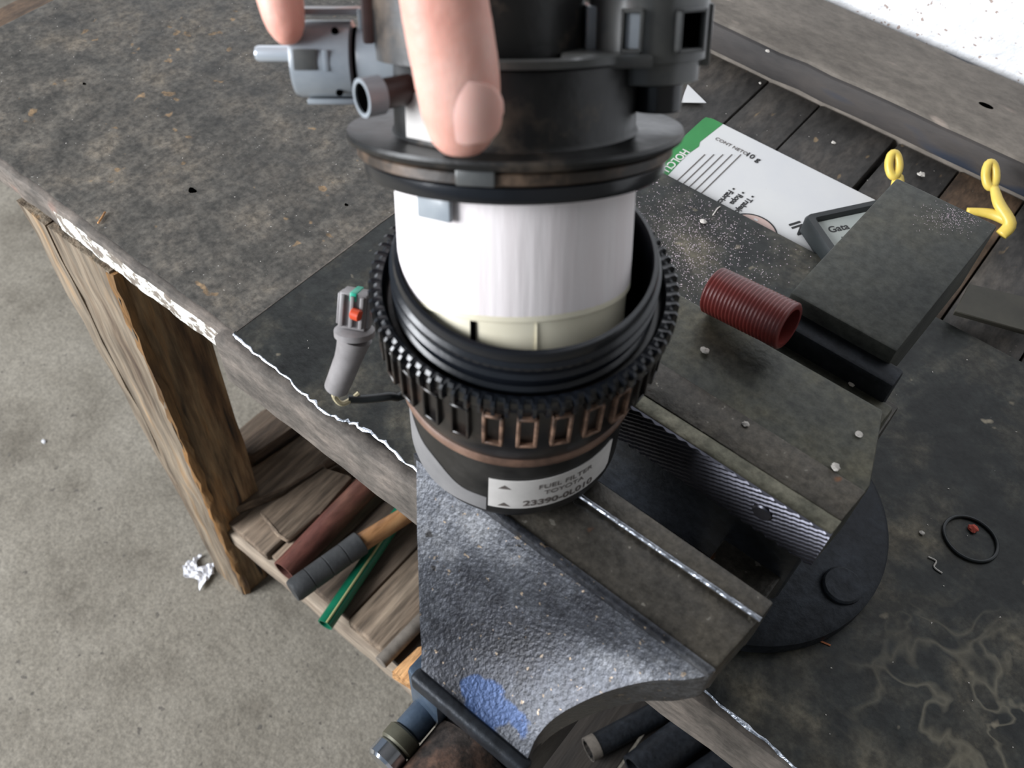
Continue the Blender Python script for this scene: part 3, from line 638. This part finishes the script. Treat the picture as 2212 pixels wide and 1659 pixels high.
# palm, wrist, forearm
tube([(-.038, .036, .145), (-.040, .038, .172), (-.044, .040, .200), (-.046, .052, .228), (-.052, .070, .262), (-.062, .095, .310)], 0, 24, hb, smooth=5, radii=[.022, .033, .037, .038, .034, .029, .027, .029, .032], flat=.52, up=(.4, -.9, 0))
tube([(-.018, .046, .158), (-.030, .044, .185), (-.040, .046, .215)], 0, 20, hb, smooth=5, radii=[.014, .022, .024, .022], flat=.6, up=(.4, -.9, 0))
tube([(-.052, .018, .150), (-.038, .040, .162), (-.014, .052, .164)], 0, 16, hb, smooth=5, radii=[.012, .0125, .0115], flat=.9, up=(0, 0, 1))
hand = thing('hand', None, 'bare hand reaching down from above, gripping the filter head', 'hand', mtx=HM @ I4((-.045, .05, .2)))
sk = part('skin', h(hb), 'skin', hand, smooth=180)
rm = sk.modifiers.new('r', 'REMESH'); rm.mode = 'VOXEL'; rm.voxel_size = .0011; rm.use_smooth_shade = True
sm = sk.modifiers.new('s', 'SMOOTH'); sm.factor = .6; sm.iterations = 10
# nail
b = bmesh.new(); nu, nv = 14, 16; gr = []
for j in range(nv + 1):
    row = []; v_ = j / nv * 2 - 1
    wz = math.sqrt(max(0.0, 1 - abs(v_) ** 3.0)) * (.0078 if v_ < 0 else .0082)
    for i in range(nu + 1):
        u = i / nu * 2 - 1; x = u * max(wz, .0007)
        row.append(b.verts.new((-.0112 + x, -.0545 + .0036 * (x / .0078) ** 2 + .0012 * v_ * v_ - .0018 * v_, .0592 + v_ * .0078)))
    gr.append(row)
for j in range(nv):
    for i in range(nu): b.faces.new((gr[j][i], gr[j][i + 1], gr[j + 1][i + 1], gr[j + 1][i]))
bmesh.ops.recalc_face_normals(b, faces=b.faces)
nl = part('thumbnail', h(b), 'nail', hand, smooth=180)
so = nl.modifiers.new('t', 'SOLIDIFY'); so.thickness = .0006; so.offset = 0

# ---------------------------------------------------------------- ribbed red tube on the vise
p, q = at(1541, 626, .1655), at(1705, 706, .1715)
l = (q - p).length; prof = []
nr = 21
for k in range(nr):
    z = l * k / nr; prof += [(.0099, z), (.0105, z + l / nr * .3), (.0105, z + l / nr * .6), (.0099, z + l / nr * .92)]
prof += [(.0096, l), (.0078, l), (.0074, l * .5), (.0078, 0)]
tb = thing('ribbed_tube', (p + q) / 2 - Vector((0, 0, .0095)), 'short dark red ribbed plastic tube lying on the vise', 'tube')
part('shell', ringlathe(prof, 48, None, frame_to(p, q)), 'red', tb, smooth=60)

# ---------------------------------------------------------------- card on the planks
card = thing('packaging_card', (-.17, .54, -.0045), 'white and green printed packaging card lying behind the steel plate', 'card')
ZC = -.0048
def rr(x0, x1, y0, y1, r=.006, corners=(1, 1, 1, 1)):
    pts = []
    for (cx, cy, a0, on) in ((x1 - r, y1 - r, 0, corners[0]), (x0 + r, y1 - r, 90, corners[1]), (x0 + r, y0 + r, 180, corners[2]), (x1 - r, y0 + r, 270, corners[3])):
        if on:
            for k in range(7): a = math.radians(a0 + 15 * k); pts.append((cx + r * math.cos(a), cy + r * math.sin(a)))
        else: pts.append((cx + (r if a0 in (0, 270) else -r), cy + (r if a0 in (0, 90) else -r)))
    return pts
part('sheet', prism(rr(-.2500, -.100, .470, .5800), ZC, ZC + .0006), 'cardw', card, smooth=0)
part('green_print', prism([(-.2500 + .006, .5800), (-.2495, .578), (-.2500, .574), (-.2500, .470), (-.2330, .470), (-.2370, .53), (-.2350, .545), (-.2372, .550), (-.2350, .5800)][::-1], ZC + .0006, ZC + .0008), 'cardg', card, smooth=0, label='green printed end band')
def put(s, size, loc, ang, bold=False):
    return tr(text_bm(s, size, bold), Matrix.Translation(loc) @ Matrix.Rotation(ang, 4, 'Z'))
zt = ZC + .0009
part('print', put('HOLCU', .0088, (-.2425, .5350, zt), -math.pi / 2, True), 'label', card)
part('print', put('AS', .006, (-.2492, .520, zt), -math.pi / 2, True), 'label', card)
part('print', put('CONT NETO', .0048, (-.2305, .5600, zt), .0), 'ink', card)
part('print', put('10 g', .0072, (-.2035, .5592, zt), .0, True), 'inkblk', card)
for i in range(5):
    x = -.2270 + i * .0052
    part('print_line', box(x, x + .0007, .497, .540 + i * .0045, zt - .0001, zt + .0001), 'ink', card, smooth=0)
for i, s in enumerate(('\u2022 Fabrica', '\u2022 Ropa', '\u2022 Trabajo')):
    part('print', put(s, .0062, (-.1925 + i * .0074, .5225 + i * .001, zt), -math.pi / 2, True), 'inkblk', card)
cc = Vector((-.1580, .4900, zt))
part('print_circle', ringlathe([(.0185, 0), (.0195, 0), (.0195, .0001), (.0185, .0001)], 64, None, Matrix.Translation(cc)), 'inkblk', card, smooth=0)
part('print_disc', lathe([(.0183, -.0001), (.0183, .0)], 64, None, Matrix.Translation(cc)), 'cardp', card, smooth=0)
for (dx, dy) in ((.004, .010), (.011, .009), (-.005, .013)):
    part('print_spot', box(cc.x + dx, cc.x + dx + .003, cc.y + dy, cc.y + dy + .002, zt, zt + .0002), 'label', card, smooth=0)
part('print', put('IN', .013, (-.1420, .5160, zt), -math.pi / 2 * .3, True), 'inkblk', card)
b = prism([(-.0, 0), (.020, .004), (.004, .024)], 0, .0006)
sc_ = at(1488, 190, -.004)
top('paper_scrap', tr(b, Matrix.Translation(at(1470, 222, -.004)) @ Matrix.Rotation(.5, 4, 'Z')), 'cardw', 'small white scrap of paper behind the upright hose connector', 'paper', smooth=0)

# black framed panel
fr = thing('framed_panel', at(1800, 480, .002), 'black rubber framed panel with pale grey face, half hidden by the anvil', 'device')
A = at(1735, 462, .012); U = (at(1900, 427, .012) - A); U.z = 0; U.normalize(); V = Vector((U.y, -U.x, 0))
m4 = Matrix.Identity(4)
for i, v in enumerate((U, V, Vector((0, 0, -1)), A)):
    m4[0][i], m4[1][i], m4[2][i] = v.x, v.y, v.z
def fbm(x0, x1, y0, y1, z0, z1, bev=.0):
    return tr(box(x0, x1, y0, y1, z0, z1, bev), m4)
def rloop(x0, x1, y0, y1, rr_, z):
    out = []
    for (cx, cy, a0) in ((x1 - rr_, y1 - rr_, 0), (x0 + rr_, y1 - rr_, 90), (x0 + rr_, y0 + rr_, 180), (x1 - rr_, y0 + rr_, 270)):
        for k in range(6): a = math.radians(a0 + 18 * k); out.append((cx + rr_ * math.cos(a), cy + rr_ * math.sin(a), z))
    return out
b = bmesh.new(); lps = [[b.verts.new(v) for v in L2] for L2 in (rloop(0, .085, 0, .060, .005, .014), rloop(0, .085, 0, .060, .005, .003), rloop(.0015, .0835, .0015, .0585, .004, 0),
    rloop(.0065, .0785, .0050, .0550, .002, .0005), rloop(.0085, .0765, .0065, .0535, .0015, .004), rloop(.0085, .0765, .0065, .0535, .0015, .014))]
for k in range(6):
    A2, B2 = lps[k], lps[(k + 1) % 6]
    for i in range(24): b.faces.new((A2[i], A2[(i + 1) % 24], B2[(i + 1) % 24], B2[i]))
bmesh.ops.recalc_face_normals(b, faces=b.faces)
part('bezel', tr(b, m4), 'rubber', fr, smooth=50)
pn = part('panel', fbm(.0088, .0762, .0068, .0532, .004, .012), 'screen', fr)
gm = m4 @ Matrix.Translation((.0125, .0185, .0039)) @ Matrix.Diagonal((1, -1, -1, 1))
part('print', tr(text_bm('Gata', .0080, True), gm), 'inkblk', pn)
part('print', tr(text_bm('11', .0070, True), m4 @ Matrix.Translation((.0165, .029, .0039)) @ Matrix.Diagonal((1, -1, -1, 1))), 'inkblk', pn)
del fm

# yellow plastic pieces
def yhook(name, label, ring, rw, rhh, stem, z, branch=None, r=.0031):
    c = at(ring[0], ring[1], z)
    t = thing(name, c - Vector((0, 0, .01)), label, 'yellow part', 'yellow plastic loops')
    ux = (at(ring[0] + 50, ring[1], z) - c).normalized()
    uy = (dep(ring[0], ring[1] - 50, (c - CAM).length * .9) - dep(ring[0], ring[1], (c - CAM).length * .9)).normalized()
    pts = [c + ux * rw * math.cos(a) + uy * rhh * math.sin(a) for a in [2 * math.pi * k / 28 for k in range(28)]]
    part('loop', tube(pts, r, 10, closed=True), 'yellow', t, smooth=180)
    part('stem', tube([at(*s) for s in stem], r * 1.25, 12, radii=[r * 1.0, r * 1.5, r * 1.5, r * 1.35], flat=.8), 'yellow', t, smooth=180)
    if branch: part('branch', tube([at(*s) for s in branch], r, 10, radii=[r * 1.3, r * 1.2, r * .7]), 'yellow', t, smooth=180)
    return t
yhook('plastic_hook', 'yellow plastic loop with short stem at the far left corner of the anvil', (1931, 356), .0037, .0082, [(1942, 378, .014), (1938, 402, .010), (1930, 440, .004)], .020)
yhook('plastic_hook', 'yellow plastic loop with long stem and side branch right of the anvil', (2140, 378), .0037, .0086, [(2148, 405, .020), (2158, 440, .017), (2182, 482, .012), (2162, 508, .006)], .024,
      [(2180, 478, .012), (2140, 462, .010), (2088, 455, .008)])
# flat bar
P = [at(2095, 612, .012), at(2062, 672, .012), at(2240, 722, .006), at(2262, 652, .006)]
b = bmesh.new()
hi = [b.verts.new(v) for v in P]; lo2 = [b.verts.new(v - Vector((0, 0, .004))) for v in P]
b.faces.new(hi); b.faces.new(lo2[::-1])
for i in range(4): b.faces.new((hi[i], lo2[i], lo2[(i + 1) % 4], hi[(i + 1) % 4]))
bmesh.ops.recalc_face_normals(b, faces=b.faces)
bmesh.ops.bevel(b, geom=b.edges[:], offset=.0005, segments=1, affect='EDGES')
top('flat_bar', b, 'bar', 'dull grey flat metal bar lying right of the anvil', 'metal bar')
# o-ring
c = (at(2035, 1165, 0) + at(2155, 1165, 0)) / 2
pts = [Vector((c.x + .0148 * math.cos(a) * 1.0, c.y + .0132 * math.sin(a), .0011)) for a in [2 * math.pi * k / 48 for k in range(48)]]
top('rubber_ring', tube(pts, .0010, 8, closed=True), 'rubber', 'thin black rubber ring lying on the plate right of the vise', 'ring', smooth=180)

# crumbs and chips
def crumb(name, px, py, z, s, m_, label, cat='crumb'):
    b = bmesh.new(); bmesh.ops.create_icosphere(b, subdivisions=2, radius=s * .85)
    for v in b.verts:
        v.co *= random.uniform(.62, 1.18); v.co.z = v.co.z * .6; v.co.x *= 1.2
    zl = min(v.co.z for v in b.verts); p_ = at(px, py, z)
    top(name, tr(b, Matrix.Translation((p_.x, p_.y, z - zl))), m_, label, cat, smooth=0)
crumb('crumb', 1519, 481, 0, .0026, 'crumb', 'large pale crumb on the plate between the canister and the card')
crumb('crumb', 1988, 380, -.006, .0030, 'crumb', 'large pale crumb on the planks between the two yellow loops')
crumb('crumb', 1800, 310, -.006, .0018, 'crumb', 'pale crumb on the plank behind the card')
crumb('crumb', 1642, 181, -.006, .0014, 'crumb', 'small pale crumb on the planks close to the back beam')
crumb('crumb', 1658, 112, .024, .0018, 'crumb', 'white chip on the top of the timber beam')
crumb('crumb', 1521, 760, ZT + .0007, .0020, 'crumb', 'pale crumb on the fixed jaw just in front of the red tube')
crumb('crumb', 1610, 918, ZT + .0007, .0016, 'crumb', 'pale crumb in the middle of the fixed jaw top')
crumb('crumb', 1803, 1011, ZT + .0007, .0020, 'crumb', 'pale crumb near the right end of the fixed jaw top, towards its front')
crumb('crumb', 1855, 940, ZT, .0017, 'crumb', 'pale crumb on the rear right corner of the fixed jaw top')
crumb('crumb', 1805, 797, .1345, .0024, 'crumbo', 'orange crumb on the ledge behind the fixed jaw')
crumb('crumb', 1838, 832, .1345, .0014, 'crumb', 'small pale crumb on the ledge behind the fixed jaw')
crumb('crumb', 2100, 1145, 0, .0030, 'crumbr', 'red crumb lying inside the thin black rubber ring')
crumb('crumb', 1990, 1153, 0, .0017, 'crumb', 'small pale crumb on the plate left of the rubber ring')
crumb('crumb', 1718, 1388, 0, .0018, 'crumbr', 'small red chip on the plate beside the vise base')
def curl(name, pts, z, m_, label, r=.0005):
    top(name, tube([at(p_[0], p_[1], z + .0006) for p_ in pts], r, 6), m_, label, 'shaving', smooth=180)
curl('shaving', [(2005, 1203), (2022, 1212), (2018, 1225), (2035, 1238)], 0, 'crumb', 'curled pale shaving on the plate below the rubber ring')
curl('shaving', [(1760, 1380), (1780, 1388), (1794, 1394)], 0, 'crumbo', 'straight pale shaving on the plate behind the vise base')
curl('shaving', [(1540, 465), (1549, 452), (1556, 446)], 0, 'crumb', 'short thin shaving beside the large crumb on the plate')
curl('splinter', [(212, 482), (220, 470), (227, 458)], -.003, 'raw', 'thin wood splinter on the front edge of the bench top', .0008)
# filings
def specks(n, fn, s0, s1, name, m_, label, cat):
    b = bmesh.new()
    for _ in range(n):
        r_ = fn()
        if r_ is None: continue
        x, y, z = r_; s = random.uniform(s0, s1); a = random.uniform(0, 6.28)
        v = [b.verts.new((x + s * math.cos(a + k * 2.09) * (1.6 if k == 0 else .8), y + s * math.sin(a + k * 2.09) * (1.6 if k == 0 else .8), z + (.00025 if k == 1 else .00005 + random.uniform(0, .0003)))) for k in range(3)]
        b.faces.new(v)
    top(name, b, m_, label, cat, kind='stuff', smooth=0)
def f1():
    p_ = at(random.gauss(1475, 105), random.gauss(530, 75), 0)
    if -.33 < p_.x < .0 and p_.y < .494 and not (-.075 < p_.x < -.012 and p_.y > .3): return (p_.x, p_.y, 0)
specks(2600, f1, .0002, .00055, 'metal_filings', 'filings', 'bright pinkish metal filings scattered on the plate behind the canister', 'filings')
def f2():
    p_ = at(random.gauss(2065, 38), random.gauss(468, 16), ZT)
    if -.068 < p_.x < -.018 and .33 < p_.y < .406: return (p_.x, p_.y, ZT)
specks(520, f2, .00015, .0003, 'metal_filings', 'filings', 'pinkish metal filings on the far corner of the anvil', 'filings')
def f3():
    x, y = random.uniform(-.74, .3), random.uniform(.21, .64)
    if x > -.15 and y < .42 and x < .03: return None
    return (x, y, .0002 if (y < .495 and x > -.35) else -.0038)
specks(420, f3, .0002, .0006, 'grit', 'crumb', 'pale grit scattered over the bench top', 'grit')

# ---------------------------------------------------------------- things on the low shelf
ZS = -.438
def along(px0, py0, px1, py1, z): return at(px0, py0, z), at(px1, py1, z)
a, c = along(614, 1235, 826, 1015, ZS + .0135)
mp_ = thing('maroon_pipe', a - Vector((0, 0, .013)), 'maroon painted pipe lying across the low shelf', 'pipe')
c = a + (c - a) * 1.5
part('tube', pipe(a, c, .0135, .0115), 'maroon', mp_)
# hammer handle with rubber grip
a, c = along(632, 1278, 780, 1172, ZS + .029); c2 = at(905, 1095, ZS + .028)
hm = thing('tool_handle', a - Vector((0, 0, .02)), 'wooden tool handle with black rubber grip beside the maroon pipe', 'handle')
dd = (c - a)
prof = [(.0110, 0), (.0122, .003)]
L_ = dd.length
for k in range(1, 4): prof += [(.0122, L_ * k / 4 - .0008), (.0114, L_ * k / 4 - .0004), (.0114, L_ * k / 4 + .0004), (.0122, L_ * k / 4 + .0008)]
prof += [(.0128, L_ - .001), (.0118, L_)]
part('grip', lathe(prof, 32, None, frame_to(a, c)), 'grip', hm)
part('shaft', rod(c - dd * .05, c + (c2 - c) * 1.8, .0098, 24, r2=.0085), 'handle', hm)
a, c = along(702, 1350, 890, 1070, ZS + .0085)
gt = thing('green_tube', a - Vector((0, 0, .008)), 'green plastic tube with a cream stripe on the low shelf', 'tube')
c = a + (c - a) * 1.4
part('shell', pipe(a, c, .0082, .0066), 'green', gt)
d_ = (c - a).normalized(); tc_ = (CAM - a).normalized(); sd = (tc_ - tc_.dot(d_) * d_).normalized()
part('stripe', tube([a + sd * .0078 + d_ * .0005, (a + c) / 2 + sd * .0078, c + sd * .0078], .0013, 8), 'stripe', gt, label='cream stripe')
a, c = along(822, 1432, 925, 1325, ZS + .0075)
rd = rod(a, a + (c - a) * 1.6, .0070, 20, bev=.0006)
top('grey_rod', rd, 'rail', 'short grey wooden rod at the shelf end beside the vise', 'rod')
# loose timber pieces
def plankpoly(pix, z0, z1, m_, name, label, j=.0008, bev=.0015):
    P_ = [at(p_[0], p_[1], z1) for p_ in pix]
    b = prism([(p_.x, p_.y) for p_ in P_], z0, z1, bev)
    return top(name, jitter(b, j), m_, label, 'timber')
plankpoly([(465, 1085), (500, 1040), (655, 935), (790, 880), (830, 930), (700, 1000), (620, 1050), (480, 1108)], ZS + .0006, ZS + .017, 'shelf', 'wood_offcut', 'tapering pale wood offcut on the shelf beside the bench leg')
plankpoly([(500, 940), (560, 890), (690, 820), (760, 850), (640, 920), (545, 985), (512, 975)], ZS + .0006, ZS + .030, 'shelfd', 'wood_block', 'dark squared timber behind the bench leg on the shelf')
plankpoly([(560, 1105), (620, 1065), (700, 1010), (760, 1030), (690, 1110), (620, 1165), (598, 1150)], ZS, ZS + .012, 'shelf', 'wood_scrap', 'flat grey wood scrap between the offcut and the maroon pipe')
plankpoly([(845, 1450), (900, 1400), (960, 1380), (960, 1480), (918, 1500)], ZS - .002, ZS + .016, 'raw', 'wood_scrap', 'freshly broken orange wood end under the vise jaw')
# dark pipes under the vise on the shelf
for i, (p0_, p1_, r_) in enumerate((((1270, 1620), (1440, 1530), .011), ((1390, 1659), (1540, 1545), .018), ((1520, 1690), (1660, 1595), .018))):
    a = at(*p0_, ZS + r_ + .001); c = at(*p1_, ZS + r_ + .001); a2 = a - (c - a) * .1 if i else a; c = a + (c - a) * 1.4
    t = thing('dark_pipe', a2 - Vector((0, 0, r_)), ['thin dark pipe with a worn pale end under the vise', 'thick dark pipe on the shelf, middle of the three under the vise', 'thick dark pipe on the shelf nearest the right bench edge'][i], 'pipe', 'dark pipes under the vise')
    part('tube', pipe(a2, c, r_, r_ * .8), 'irondark', t)
    if i == 0: part('worn_end', pipe(a2, a2 + (c - a2) * .08, r_ * 1.03, r_ * .8), 'rail', t)
# floor litter
b = bmesh.new(); pc = at(430, 1232, -.605)
bmesh.ops.create_grid(b, x_segments=10, y_segments=8, size=.5)
for v in b.verts:
    x, y = v.co.x, v.co.y
    v.co = Vector((pc.x + x * .036 * (1 - .25 * y), pc.y + y * .026 + .004 * math.sin(x * 9), -.6085 + random.uniform(0, .007)))
bmesh.ops.delete(b, geom=[f for f in b.faces if f.calc_center_median().y > pc.y + .004 and abs(f.calc_center_median().x - pc.x + .006) < .006], context='FACES')
cr = top('crumpled_wrapper', b, 'litter', 'crumpled white scrap on the concrete floor by the bench leg', 'litter', smooth=0)
sl = cr.modifiers.new('s', 'SOLIDIFY'); sl.thickness = .0004
crumb('chip', 95, 955, -.61, .0035, 'litter', 'tiny white chip on the bare concrete floor far left', 'litter')
p_ = at(30, 12, -.12)
top('wood_board', box(-.95, -.765, .25, .60, -.14, -.11, .003), 'plank2', 'brown wooden board beyond the left end of the bench', 'timber')
